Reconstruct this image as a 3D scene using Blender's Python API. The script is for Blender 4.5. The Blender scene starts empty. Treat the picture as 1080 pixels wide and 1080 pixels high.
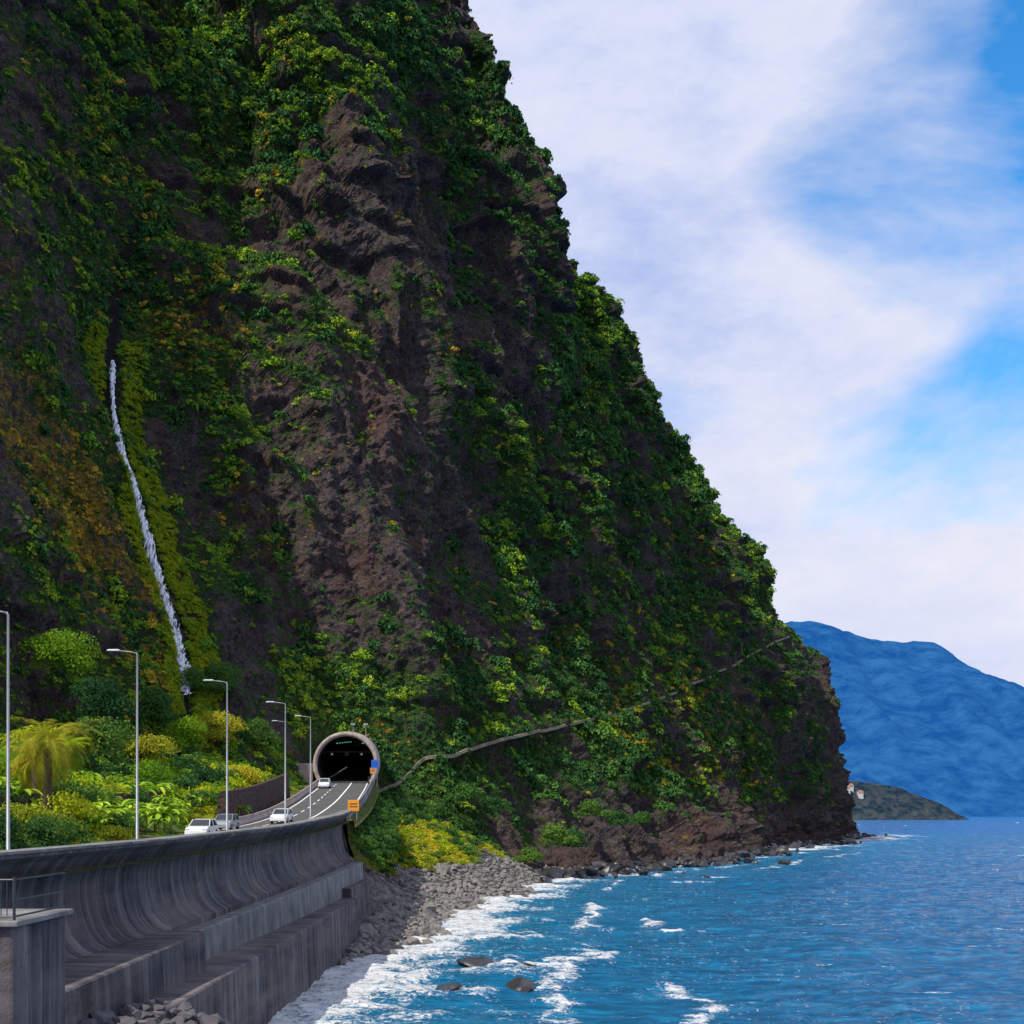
import bpy, math, numpy as np
from mathutils import Vector
rng=np.random.default_rng(7)
sc=bpy.context.scene
sc.view_settings.view_transform='Standard'
sc.view_settings.look='None'
sc.view_settings.exposure=0
H=13.0
# ---------------------------------------------------------------- noise
perm=rng.permutation(256); tab=rng.uniform(-1,1,256)
def vn(x,y,z):
    xi=np.floor(x).astype(np.int64); yi=np.floor(y).astype(np.int64); zi=np.floor(z).astype(np.int64)
    fx=x-xi; fy=y-yi; fz=z-zi
    fx=fx*fx*(3-2*fx); fy=fy*fy*(3-2*fy); fz=fz*fz*(3-2*fz)
    def h(a,b,c): return tab[perm[(perm[(perm[a&255]+b)&255]+c)&255]]
    r=0
    for a in (0,1):
        wa=fx if a else 1-fx
        for b in (0,1):
            wb=fy if b else 1-fy
            for c in (0,1):
                wc=fz if c else 1-fz
                r=r+wa*wb*wc*h(xi+a,yi+b,zi+c)
    return r
def fbm(x,y,z,o=4,g=0.5):
    r=0;a=1;s=0
    for i in range(o):
        r=r+a*vn(x+i*17.3,y+i*5.1,z+i*9.7); s+=a; a*=g; x=x*2.03;y=y*2.03;z=z*2.03
    return r/s
def sm(a,b,x):
    t=np.clip((x-a)/(b-a),0,1); return t*t*(3-2*t)
# ---------------------------------------------------------------- mesh helpers
def mk(name,verts,faces,mat=None,smooth=False,parent=None,attrs=None):
    me=bpy.data.meshes.new(name)
    verts=np.asarray(verts,dtype=np.float32)
    if isinstance(faces,np.ndarray):
        n=len(faces); k=faces.shape[1]
        me.vertices.add(len(verts)); me.vertices.foreach_set('co',verts.ravel())
        me.loops.add(n*k); me.loops.foreach_set('vertex_index',faces.astype(np.int32).ravel())
        me.polygons.add(n); me.polygons.foreach_set('loop_start',np.arange(0,n*k,k,dtype=np.int32))
        me.polygons.foreach_set('loop_total',np.full(n,k,dtype=np.int32))
        me.update(calc_edges=True); me.validate()
    else:
        me.from_pydata([tuple(map(float,v)) for v in verts],[],[tuple(map(int,f)) for f in faces]); me.update()
    if attrs:
        for kx,v in attrs.items():
            a=me.attributes.new(kx,'FLOAT','POINT'); a.data.foreach_set('value',np.asarray(v,dtype=np.float32).ravel())
    me.polygons.foreach_set('use_smooth',np.full(len(me.polygons),smooth))
    if mat: me.materials.append(mat)
    o=bpy.data.objects.new(name,me); sc.collection.objects.link(o)
    if parent: o.parent=parent
    return o
def empty(name,loc=(0,0,0),rot=0):
    o=bpy.data.objects.new(name,None); o.location=loc; o.rotation_euler=(0,0,rot); o.empty_display_size=0.5
    sc.collection.objects.link(o); return o
def gridf(nr,nc):
    i=np.arange(nr-1)[:,None]*nc+np.arange(nc-1)[None,:]
    i=i.ravel(); return np.stack([i,i+1,i+1+nc,i+nc],1)
class MB:
    def __init__(s): s.v=[];s.f=[]
    def box(s,cx,cy,cz,sx,sy,sz,rz=0,top=1.0):
        b=len(s.v);c,sn=math.cos(rz),math.sin(rz)
        for z,k in ((-.5,1),(.5,top)):
            for x,y in ((-.5,-.5),(.5,-.5),(.5,.5),(-.5,.5)):
                X=x*sx*k;Y=y*sy*k
                s.v.append((cx+X*c-Y*sn,cy+X*sn+Y*c,cz+z*sz))
        s.f+=[tuple(b+i for i in q) for q in ((3,2,1,0),(4,5,6,7),(0,1,5,4),(1,2,6,5),(2,3,7,6),(3,0,4,7))]
    def tube(s,pts,rad,n=8,cap=True):
        b=len(s.v);pts=[Vector(p) for p in pts]
        for i,p in enumerate(pts):
            d=(pts[min(i+1,len(pts)-1)]-pts[max(i-1,0)]).normalized()
            a=d.cross(Vector((0.3,0.9,0.1)) if abs(d.z)>.9 else Vector((0,0,1))).normalized(); c=d.cross(a)
            for k in range(n):
                t=2*math.pi*k/n; s.v.append(tuple(p+(a*math.cos(t)+c*math.sin(t))*rad[i]))
        for i in range(len(pts)-1):
            for k in range(n):
                s.f.append((b+i*n+k,b+i*n+(k+1)%n,b+(i+1)*n+(k+1)%n,b+(i+1)*n+k))
        if cap:
            s.f.append(tuple(b+k for k in range(n))[::-1]); e=b+(len(pts)-1)*n; s.f.append(tuple(e+k for k in range(n)))
    def obj(s,name,mat,parent=None,smooth=False,bevel=0):
        o=mk(name,s.v,s.f,mat,smooth,parent)
        if bevel:
            m=o.modifiers.new('b','BEVEL'); m.width=bevel; m.segments=2; m.limit_method='ANGLE'
        return o
# ---------------------------------------------------------------- materials
class NT:
    def __init__(s,name):
        s.m=bpy.data.materials.new(name); s.m.use_nodes=True; s.t=s.m.node_tree; s.t.nodes.clear()
        s.out=s.n('ShaderNodeOutputMaterial'); s.p=s.n('ShaderNodeBsdfPrincipled'); s.l(s.p.outputs[0],s.out.inputs[0])
    def n(s,ty,**k):
        nd=s.t.nodes.new(ty)
        for a,b in k.items(): setattr(nd,a,b)
        return nd
    def l(s,a,b): s.t.links.new(a,b)
    def pos(s,scale=(1,1,1)):
        g=s.n('ShaderNodeNewGeometry'); m=s.n('ShaderNodeMapping'); m.inputs['Scale'].default_value=scale
        s.l(g.outputs['Position'],m.inputs[0]); return m.outputs[0]
    def noise(s,vec,scale,detail=5,rough=.55,dist=0):
        t=s.n('ShaderNodeTexNoise'); t.inputs['Scale'].default_value=scale; t.inputs['Detail'].default_value=detail
        t.inputs['Roughness'].default_value=rough; t.inputs['Distortion'].default_value=dist
        if vec is not None: s.l(vec,t.inputs['Vector'])
        return t.outputs[0]
    def ramp(s,f,stops):
        r=s.n('ShaderNodeValToRGB'); e=r.color_ramp.elements
        while len(e)<len(stops): e.new(0.5)
        for i,(p,c) in enumerate(stops):
            e[i].position=p; e[i].color=(c[0],c[1],c[2],1) if isinstance(c,(tuple,list)) else (c,c,c,1)
        s.l(f,r.inputs[0]); return r.outputs[0]
    def mix(s,f,a,b,bt='MIX'):
        m=s.n('ShaderNodeMix',data_type='RGBA',blend_type=bt)
        for i,x in ((0,f),(6,a),(7,b)):
            if isinstance(x,(int,float)): m.inputs[i].default_value=x if i==0 else (x,x,x,1)
            elif isinstance(x,tuple): m.inputs[i].default_value=(x[0],x[1],x[2],1)
            else: s.l(x,m.inputs[i])
        return m.outputs[2]
    def math(s,op,a,b=0.0,c=None):
        m=s.n('ShaderNodeMath',operation=op)
        for i,x in enumerate((a,b) if c is None else (a,b,c)):
            if isinstance(x,(int,float)): m.inputs[i].default_value=x
            else: s.l(x,m.inputs[i])
        return m.outputs[0]
    def bump(s,h,strength=.5,dist=.1):
        b=s.n('ShaderNodeBump'); b.inputs['Strength'].default_value=strength; b.inputs['Distance'].default_value=dist
        s.l(h,b.inputs['Height']); s.l(b.outputs[0],s.p.inputs['Normal'])
    def set(s,col=None,rough=.9,spec=.3,metal=0):
        if col is not None:
            if isinstance(col,tuple): s.p.inputs['Base Color'].default_value=(*col,1)
            else: s.l(col,s.p.inputs['Base Color'])
        s.p.inputs['Roughness'].default_value=rough; s.p.inputs['Specular IOR Level'].default_value=spec; s.p.inputs['Metallic'].default_value=metal
        return s.m
def simple(name,col,rough=.6,metal=0,var=.25,sc_=3.0,spec=.3):
    t=NT(name); n=t.noise(t.pos(),sc_,4)
    c=t.mix(n,tuple(x*(1-var) for x in col),tuple(min(1,x*(1+var)) for x in col)); return t.set(c,rough,spec,metal)
def rockmat(name):
    t=NT(name)
    n1=t.noise(t.pos((1,1,.45)),.045,3,.6,.6)
    n2=t.noise(t.pos((1,1,.6)),.33,6,.78,.5)
    n3=t.noise(t.pos((1,1,1)),1.5,4,.75)
    c=t.ramp(n2,[(.34,(.012,.010,.016)),(.45,(.048,.039,.050)),(.56,(.13,.10,.10)),(.70,(.30,.23,.19))])
    c2=t.ramp(n3,[(.40,(.020,.017,.027)),(.60,(.20,.145,.12))])
    c=t.mix(.5,c,c2)
    red=t.ramp(n1,[(.48,0.0),(.64,1.0)])
    c=t.mix(t.math('MULTIPLY',red,.45),c,(.14,.07,.058))
    g=t.n('ShaderNodeAttribute',attribute_name='veg')
    n4=t.noise(t.pos(),.6,6,.78)
    f=t.math('ADD',g.outputs['Fac'],t.math('MULTIPLY',t.math('SUBTRACT',n4,.5),4.2))
    f=t.ramp(f,[(.38,0.0),(.54,1.0)])
    gc=t.ramp(t.noise(t.pos(),1.1,4,.75),[(.3,(.012,.032,.014)),(.5,(.036,.085,.018)),(.7,(.12,.17,.025))])
    c=t.mix(f,c,gc)
    d=t.n('ShaderNodeAttribute',attribute_name='dry')
    f2=t.math('ADD',d.outputs['Fac'],t.math('MULTIPLY',t.math('SUBTRACT',t.noise(t.pos((1,1,1)),.42,6,.8),.5),5.0))
    f2=t.ramp(f2,[(.60,0.0),(.80,1.0)])
    dc=t.ramp(n3,[(.35,(.11,.06,.014)),(.5,(.26,.16,.03)),(.65,(.42,.30,.05))])
    c=t.mix(f2,c,dc)
    wt=t.n('ShaderNodeAttribute',attribute_name='wet'); c=t.mix(wt.outputs['Fac'],c,(.012,.012,.014))
    h=t.math('ADD',t.math('MULTIPLY',n2,2.5),n3)
    t.bump(h,1.0,1.5)
    return t.set(c,.95,.15)
M_rock=rockmat('cliff_rock')
M_boulder=simple('boulder_stone',(.17,.155,.145),.85,0,.65,1.2)
M_wet=simple('wet_basalt',(.028,.026,.03),.4,0,.5,1.2,.5)
def leafmat(name,cols,loc=.045,trans=.0,rnd=.4):
    t=NT(name); t.t.nodes.remove(t.p)
    oi=t.n('ShaderNodeObjectInfo')
    m=t.n('ShaderNodeMapping'); m.inputs['Scale'].default_value=(loc,loc,loc); t.l(oi.outputs['Location'],m.inputs[0])
    n=t.noise(m.outputs[0],1.0,3,.7)
    f=t.math('ADD',t.math('MULTIPLY',oi.outputs['Random'],rnd),t.math('MULTIPLY',t.math('SUBTRACT',n,.26),1.3))
    c=t.ramp(f,[(i/(len(cols)-1),x) for i,x in enumerate(cols)])
    v=t.noise(t.pos(),2.0,2); c=t.mix(t.math('MULTIPLY',v,.9),c,t.mix(1.0,c,(2.2,2.0,1.4),'MULTIPLY'))
    d=t.n('ShaderNodeBsdfDiffuse'); t.l(c,d.inputs[0])
    if trans:
        tr=t.n('ShaderNodeBsdfTranslucent'); t.l(c,tr.inputs[0])
        ms=t.n('ShaderNodeMixShader'); ms.inputs[0].default_value=trans; t.l(d.outputs[0],ms.inputs[1]); t.l(tr.outputs[0],ms.inputs[2]); t.l(ms.outputs[0],t.out.inputs[0])
    else: t.l(d.outputs[0],t.out.inputs[0])
    return t.m
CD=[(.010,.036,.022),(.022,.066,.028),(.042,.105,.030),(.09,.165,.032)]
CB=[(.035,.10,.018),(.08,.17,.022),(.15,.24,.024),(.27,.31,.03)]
M_leafD=leafmat('leaf_dark_green',CD)
M_leafB=leafmat('leaf_bright_green',CB)
M_leafD2=leafmat('roadside_leaf_dark',CD,.09,.3,.6)
M_leafB2=leafmat('roadside_leaf_bright',[(.035,.10,.014),(.09,.19,.016),(.20,.30,.018),(.34,.36,.022)],.09,.35,.6)
M_leafY=leafmat('leaf_dry_yellow',[(.06,.08,.016),(.15,.15,.022),(.32,.21,.03),(.42,.32,.05)],.06,0,.6)
M_leafG=leafmat('ground_cover_leaf',[(.06,.10,.012),(.15,.19,.02),(.30,.30,.03),(.38,.31,.03)],.15,.3,.6)
M_bark=simple('bark',(.10,.07,.05),.95)
# ---------------------------------------------------------------- cliff control lattice
ST=[ # foot, bench, lower, mid, upper, top, plateau
[(-75,40,9),(-90,55,30),(-105,75,70),(-120,95,120),(-140,120,180),(-165,150,260),(-230,200,330)],
[(-52,110,11),(-62,130,32),(-74,160,75),(-88,195,125),(-105,230,190),(-125,265,270),(-190,330,330)],
[(-46,168,15),(-54,205,34),(-66,222,66),(-77,240,100),(-86,285,165),(-95,320,240),(-150,400,330)],
[(-31,224,16),(-31,233,33),(-36,250,70),(-42,272,120),(-48,300,190),(-54,330,260),(-100,420,350)],
[(-19,205,4),(-17,235,24),(-19,260,72),(-24,286,125),(-31,318,195),(-38,350,268),(-85,440,360)],
[(3,235,0),(-2,262,29),(-8,290,75),(-13,320,130),(-18,354,200),(-27,388,275),(-70,470,370)],
[(38,300,0),(27,335,40),(18,352,90),(12,366,145),(9,378,203),(-19,398,275),(-70,500,365)],
[(96,440,-1),(67,425,60),(48,432,120),(25,445,168),(-6,458,205),(-42,480,280),(-70,540,375)],
[(148,560,-1),(114,528,87),(93,520,133),(66,506,172),(47,496,210),(22,496,236),(-40,560,300)],
[(176,640,-1),(146,640,80),(106,640,144),(80,640,188),(55,620,214),(28,620,230),(-40,640,270)],
[(146,720,-1),(110,720,78),(80,700,138),(52,700,175),(24,680,205),(6,680,220),(-50,680,260)],
[(60,820,-1),(40,820,80),(20,800,120),(0,800,160),(-20,780,200),(-40,780,220),(-100,780,250)]]
C=np.array(ST,dtype=float)
pre=C[:,0].copy(); out=C[:,0,:2]-C[:,1,:2]; out/=np.linalg.norm(out,axis=1)[:,None]
pre[:,:2]+=out*4; pre[:,2]-=9
C=np.concatenate([pre[:,None],C],1)
def cr(A,u):
    n=A.shape[0]; i=np.clip(np.floor(u).astype(int),0,n-2); f=u-i
    p0=A[np.clip(i-1,0,n-1)];p1=A[i];p2=A[i+1];p3=A[np.clip(i+2,0,n-1)]
    f=f.reshape((-1,)+(1,)*(A.ndim-1))
    return .5*((2*p1)+(-p0+p2)*f+(2*p0-5*p1+4*p2-p3)*f**2+(-p0+3*p1-3*p2+p3)*f**3)
su=np.concatenate([np.linspace(0,1,30,endpoint=False),np.linspace(1,9.3,1020,endpoint=False),np.linspace(9.3,11,60)])
tu=np.concatenate([np.linspace(0,1,24,endpoint=False),np.linspace(1,6.1,600,endpoint=False),np.linspace(6.1,7,20)])
A=cr(C,su)
P=cr(np.swapaxes(A,0,1),tu)
nt,ns=P.shape[:2]
def normals(P):
    dS=np.gradient(P,axis=1); dT=np.gradient(P,axis=0); n=np.cross(dS,dT); return n/(np.linalg.norm(n,axis=2,keepdims=True)+1e-9)
N=normals(P)
x,y,z=P[...,0],P[...,1],P[...,2]
S2=np.broadcast_to(su[None,:],(nt,ns)); T2=np.broadcast_to(tu[:,None],(nt,ns))
wx=6*fbm(x/30,y/30,z/30,3); wy=6*fbm(x/30+50,y/30,z/30,3)
d=8*fbm(x/55,y/55,z/110,3)
r=1-np.abs(fbm((x+wx)/26+3+z/120,(y+wy)/26,z/85,3,.45))*3.0
d+=8.0*(r-.45)
r2=1-np.abs(fbm((x+wx)/11+7+z/60,(y+wy)/11,z/30,3,.5))*2.8
d+=4.0*(r2-.4)
d+=3.4*fbm(x/7,y/7,z/6,4,.6)+1.5*fbm(x/2.2,y/2.2,z/1.7,3,.6)
zz=z+7*fbm(x/22,y/22,z/30,3)+.18*x; lm=sm(-.1,.35,fbm(x/35+60,y/35,z/20,2)); st=(zz/9.0)%1.0; d+=3.6*lm*(sm(0,.2,st)-st-.1)
gain=np.clip(np.maximum(.55,(y-90)/230),.55,1.15)
d*=gain
d-=4.0*sm(6.5,8,S2)*sm(2.3,3.2,T2)
dp=np.sqrt((x+29.8)**2+(y-222)**2+(z-22)**2)
d=d*sm(7,24,dp)-1.0*(1-sm(7,24,dp))
wf=np.exp(-((S2-2.0)/.10)**2)*sm(1.0,1.6,T2)*(1-sm(4.3,4.8,T2)); d=d*(1-.8*wf)-1.2*wf
led=np.exp(-((T2-2.0)/.06)**2)*sm(4,4.4,S2)*(1-sm(8.2,8.6,S2)); d=d*(1-.45*led)+1.5*led
spur=sm(7.3,8.0,S2)*(1-sm(9.2,9.8,S2)); d+=spur*(7*(1-sm(2.0,2.10,T2))*sm(1.3,1.8,T2)-2.0)-spur*5*np.exp(-((T2-2.25)/.16)**2)
low=(1-sm(8,34,z))*sm(20,60,x); d+=low*(5*np.abs(fbm(x/12,y/12,z/9,4,.6))*2-1.5)
N2=N.copy(); N2[...,2]*=.6
P=P+N2*d[...,None]
N=normals(P); x,y,z=P[...,0],P[...,1],P[...,2]
veg=.66+1.0*fbm(x/26,y/26,z/34,4,.6)+1.1*fbm(x/8+20,y/8,z/9,3,.6)+.6*(N[...,2]-.3)
def blob(cx,cy,cz,r): return np.exp(-(((x-cx)**2+(y-cy)**2+(z-cz)**2)/r**2))
veg-=.62*blob(-45,235,60,26)+.5*blob(-38,262,95,26)+.45*blob(-28,300,140,32)+.45*blob(-14,330,170,30)+.35*blob(-20,265,70,22)+.35*blob(-62,232,80,18)
veg+=.35*blob(-85,295,190,60)+.25*blob(60,440,150,60)+.3*blob(95,520,130,60)+.3*blob(-30,340,230,50)
veg-=1.4*(1-sm(4,24,z+6*fbm(x/12,y/12,z/12,3)))*sm(-10,30,x)
veg-=.6*sm(7.4,8.2,S2)*(1-sm(1.9,2.1,T2))
veg-=1.0*np.exp(-((S2-2.0)/.03)**2)*sm(1.8,2.0,T2)*(1-sm(4.2,4.5,T2))
wet=.92*np.exp(-((S2-2.0)/.045)**4)*sm(1.6,1.8,T2)*(1-sm(4.4,4.9,T2))
dry=.04+.7*fbm(x/22+9,y/22,z/22,4,.6)+.42*blob(-72,175,75,40)+.40*blob(-60,200,50,25)+.4*blob(60,400,45,30)+.25*blob(-60,260,130,25)+.4*blob(20,320,30,22)+.45*blob(112,528,82,26)+.3*blob(-58,290,170,22)
axs=lambda Y:-28.8-.095*(Y-214)
F=gridf(nt,ns)
cen=P.reshape(-1,3)[F].mean(1)
kill=(np.hypot(cen[:,0]-axs(cen[:,1]),(cen[:,2]-21.3)*.95)<5.25)&(cen[:,1]>200)&(cen[:,1]<250)&(cen[:,2]>15)
mk('cliff',P.reshape(-1,3),F[~kill],M_rock,False,attrs={'veg':veg,'dry':dry,'wet':wet})
# ---------------------------------------------------------------- road geometry functions
def road_z(Y):
    f=lambda Y:np.interp(Y,[0,60,100,134,175,222,300],[10.2,10.35,10.8,11.8,15.1,18.4,20.2])
    return (f(Y-10)+f(Y-5)+f(Y)+f(Y+5)+f(Y+10))/5
def road_xr(Y):
    f=lambda Y:np.interp(Y,[0,51,66,84,103,134,160,190,214,300],[-23.3,-21.2,-20.3,-19.7,-19.2,-18.9,-19.8,-22.3,-24.6,-32.8])
    return (f(Y-8)+f(Y)+f(Y+8))/3
RW=8.4
def strip(name,Ys,offs,zo,mat,parent=None,smooth=True,zf=road_z):
    V=[]
    for Y in Ys:
        for o,dz in zip(offs,zo): V.append((road_xr(Y)+o,Y,zf(Y)+dz))
    return mk(name,np.array(V),gridf(len(Ys),len(offs))[:,::-1].copy(),mat,smooth,parent)
Ys=np.linspace(5,214,140)
t=NT('asphalt'); n=t.noise(t.pos(),.8,5); c=t.ramp(n,[(.3,(.045,.045,.048)),(.7,(.095,.093,.092))]); n2=t.noise(t.pos((3,.15,1)),1,3); c=t.mix(t.math('MULTIPLY',n2,.5),c,(.12,.118,.115)); t.bump(t.noise(t.pos(),20,3),.3,.02); M_asph=t.set(c,.85,.3)
t=NT('concrete'); n=t.noise(t.pos((1,1,.35)),.9,6,.65); n2=t.noise(t.pos(),6,5); c=t.ramp(n,[(.3,(.08,.08,.082)),(.5,(.18,.175,.175)),(.7,(.32,.31,.29))]); c=t.mix(t.math('MULTIPLY',n2,.4),c,(.12,.115,.115)); t.bump(n2,.4,.05); M_conc=t.set(c,.9,.2)
t=NT('seawall_concrete')
st_=t.noise(t.pos((.2,1.1,.10)),1.0,6,.7,.6); fine=t.noise(t.pos((1,1,1)),2.5,6,.78); big=t.noise(t.pos((.3,.10,.6)),1.0,4)
c=t.ramp(st_,[(.36,(.018,.017,.025)),(.47,(.068,.062,.076)),(.58,(.17,.155,.165)),(.68,(.31,.28,.28))]); c=t.mix(t.math('MULTIPLY',fine,.6),c,(.045,.040,.048)); c=t.mix(t.math('MULTIPLY',t.ramp(big,[(.4,0.0),(.7,1.0)]),.6),c,(.20,.165,.155))
mo=t.ramp(t.noise(t.pos((.5,.3,.8)),1.0,6,.7),[(.56,0.0),(.68,.6)]); c=t.mix(mo,c,(.04,.04,.022))
g=t.n('ShaderNodeNewGeometry'); sp=t.n('ShaderNodeSeparateXYZ'); t.l(g.outputs['Position'],sp.inputs[0])
jt=t.math('FRACT',t.math('DIVIDE',sp.outputs['Y'],3.4)); jl=t.math('LESS_THAN',jt,.018); c=t.mix(t.math('MULTIPLY',jl,.75),c,(.015,.015,.017))
t.bump(t.math('ADD',fine,st_),.8,.14); M_sea=t.set(c,.85,.25)
M_white=simple('white_road_paint',(.75,.75,.72),.7,0,.12)
strip('road',Ys,[-RW,-RW/2,0],[0,.08,0],M_asph)
mk_e=empty('road_markings')
strip('edge_line_right',Ys,[-.55,-.38],[.02,.02],M_white,mk_e)
strip('edge_line_left',Ys,[-RW+.4,-RW+.57],[.02,.02],M_white,mk_e)
strip('lane_line',Ys,[-3.3,-3.1],[.075,.075],M_white,mk_e)
for i,Y in enumerate(np.arange(8,210,6.0)):
    strip('centre_dash_%d'%i,np.linspace(Y,Y+3,5),[-5.75,-5.6],[.06,.06],M_white,mk_e)
t=NT('ground_soil'); n=t.noise(t.pos(),.7,6,.7); c=t.ramp(n,[(.3,(.03,.05,.015)),(.5,(.065,.085,.02)),(.7,(.15,.12,.05))]); t.bump(n,.8,.3); M_soil=t.set(c,.95,.1)
def rise(o): return np.maximum(0,(o-RW-3.5))*.30
Ye=np.linspace(5,226,170); offs=np.concatenate([np.linspace(-70,-RW-.4,60),[-RW-.02,0.02,.6,.61,1.6]])
V=[]
for Y in Ye:
    for o in offs:
        zz_=road_z(Y)-.06
        if o<-RW-.3: zz_+=.12+.5*float(fbm(np.array(o/4.),np.array(Y/4.),np.array(0.),2))*min(1,(-o-RW)/4)+float(rise(-o))
        if o==1.6 and Y>136: zz_-=1.0
        V.append((road_xr(Y)+o,Y,zz_))
mk('ground',np.array(V),gridf(len(Ye),len(offs))[:,::-1].copy(),M_soil,True)
# ---------------------------------------------------------------- sea wall
def wall_base(Y): return np.interp(Y,[0,20,52,134,140],[5.8,6.0,6.4,7.8,7.9])
sw=empty('sea_wall')
Yw=np.linspace(6,134,220)
prof=[(1.35,-.4),(1.35,0),(.85,.06),(.42,.17),(.16,.32),(.0,.50),(.02,.66),(.22,.80),(.62,.91),(1.0,.965),(1.02,1.0),(0.35,1.0)]
V=[]
for Y in Yw:
    b=wall_base(Y); tp=road_z(Y)+.95
    for o,f in prof: V.append((road_xr(Y)+.85+o-.3, Y, b+f*(tp-b) if f>=0 else b-1.5))
    V.append((road_xr(Y)+.84,Y,tp)); V.append((road_xr(Y)+.52,Y,tp)); V.append((road_xr(Y)+.52,Y,road_z(Y)-.3))
k=len(prof)+3
mk('curved_face',np.array(V),gridf(len(Yw),k)[:,::-1].copy(),M_sea,False,sw)
V=V[-k:]; mk('end_face',V,[tuple(range(k))],M_sea,False,sw)
strip('coping',Yw,[.5,.5,1.64,1.64],[.95,1.07,1.07,.953],M_conc,sw,False)
def block(name,Y0,Y1,xin,xout,z0,z1,mat,parent,n=40,batter=.25):
    Yb=np.linspace(Y0,Y1,n); V=[]
    for Y in Yb:
        xi=xin(Y);xo=xout(Y); zt=z1(Y)
        V+=[(xi,Y,z0),(xi,Y,zt),(xo-.08,Y,zt),(xo,Y,zt-.08),(xo+batter,Y,z0)]
    f=[tuple(q) for q in gridf(n,5)]
    f+=[(0,1,2,3,4),tuple((n-1)*5+i for i in (4,3,2,1,0))]
    return mk(name,np.array(V),f,mat,False,parent)
stp=empty('stepped_concrete_apron')
block('upper_block',30,65,lambda Y:road_xr(Y)+.9,lambda Y:-16.4+.012*(Y-50),1,lambda Y:float(wall_base(Y))+.05,M_sea,stp)
block('upper_ledge',65.05,133.6,lambda Y:road_xr(Y)+.9,lambda Y:road_xr(Y)+2.85,1,lambda Y:float(wall_base(Y))-.35,M_conc,stp)
block('lower_ledge',30,117,lambda Y:road_xr(Y)+2.0,lambda Y:float(np.interp(Y,[30,60,117],[-14.6,-14.8,-14.6])),-3,lambda Y:4.5+.004*(Y-60),M_sea,stp)
block('end_step',117.05,133,lambda Y:road_xr(Y)+2.0,lambda Y:-15.3,-2,lambda Y:5.6,M_sea,stp)
# ---------------------------------------------------------------- near pier with railing
pier=empty('concrete_pier')
b=MB(); b.box(-16.3,30.5,4.2,9.3,3.4,12.2); b.obj('pier_body',M_sea,pier,bevel=.08)
b=MB(); b.box(-16.3,30.5,10.36,9.6,3.7,.14); b.obj('pier_cap',M_conc,pier,bevel=.03)
M_steel=simple('painted_steel_rail',(.05,.055,.065),.5,.4)
rail=empty('railing')
b=MB()
for X in np.arange(-20.5,-11.6,.14): b.tube([(X,28.85,10.5),(X,28.85,11.35)],[.012,.012],5)
for X in (-20.6,-17.6,-14.6,-11.65): b.tube([(X,28.85,10.43),(X,28.85,11.45)],[.035,.035],6)
for Z in (10.52,11.38): b.tube([(-20.6,28.85,Z),(-11.65,28.85,Z)],[.025,.025],6)
for Z in (10.52,10.9,11.38): b.tube([(-11.65,28.85,Z),(-11.65,32.1,Z)],[.025,.025],6)
b.obj('bars',M_steel,rail)
# ---------------------------------------------------------------- beach heightfield (thin plate)
ctl=np.array([(-15.5,85,-.6),(-13.5,104,0),(-9.9,116,0),(-7,130,0),(-4.5,161,0),(0,205,0),(4.5,241,0),(14,256,0),
(-12,92,-1.8),(-4,112,-1.8),(-1,132,-2),(3,165,-2.2),(8,205,-2.2),(14,240,-2.2),(26,262,-2.5),(-13,70,-2.5),(10,150,-5),(40,270,-4),
(-15,119,1.6),(-15.5,133,3.3),(-17.5,140,5.2),(-12,140,1.4),(-12.5,160,2.4),(-17,160,4.0),(-20,172,6.3),(-19.5,186,9.2),(-8,186,3.4),(-6,200,6.0),(-14,200,8.8),(-19,204,11.5),
(-3,216,4.2),(-22,222,13),(-10,222,9),(-24,192,12.5),(-21,165,10.5),(0,232,3.5)])
def tps(p,q):
    r=np.hypot(p[:,None,0]-q[None,:,0],p[:,None,1]-q[None,:,1]); return np.where(r>0,r*r*np.log(r+1e-9),0)
K=tps(ctl,ctl)+np.eye(len(ctl))*4; Q=np.c_[np.ones(len(ctl)),ctl[:,:2]]
Lm=np.block([[K,Q],[Q.T,np.zeros((3,3))]]); w=np.linalg.solve(Lm,np.r_[ctl[:,2],0,0,0])
def beach_z(X,Y):
    p=np.c_[X.ravel(),Y.ravel()]; r=tps(p,ctl)@w[:-3]+w[-3]+p@w[-2:]
    return r.reshape(X.shape)
bx=np.arange(-26,34,.5); by=np.arange(62,268,.5); BX,BY=np.meshgrid(bx,by); BZ=beach_z(BX,BY)
BZ=BZ+.45*fbm(BX/2.5,BY/2.5,BX*0,4,.6)
BZ=np.where(BY<118,np.minimum(BZ,2.2),BZ)
t=NT('pebble_beach'); vo=t.n('ShaderNodeTexVoronoi'); vo.inputs['Scale'].default_value=2.2; t.l(t.pos(),vo.inputs['Vector'])
c=t.mix(.75,vo.outputs['Color'],(.5,.5,.5)); c=t.mix(1.0,c,(.19,.17,.155),'MULTIPLY')
gr=t.n('ShaderNodeAttribute',attribute_name='grass'); c=t.mix(gr.outputs['Fac'],c,t.ramp(t.noise(t.pos(),1.2,5,.75),[(.3,(.05,.07,.012)),(.7,(.22,.20,.03))]))
t.bump(vo.outputs['Distance'],1,.3); M_beach=t.set(c,.9,.2)
gr_=sm(4.6,6.2,BZ+1.5*fbm(BX/6,BY/6,BX*0+3,3))
mk('beach',np.stack([BX,BY,BZ],-1).reshape(-1,3),gridf(len(by),len(bx)),M_beach,True,attrs={'grass':gr_})
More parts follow.
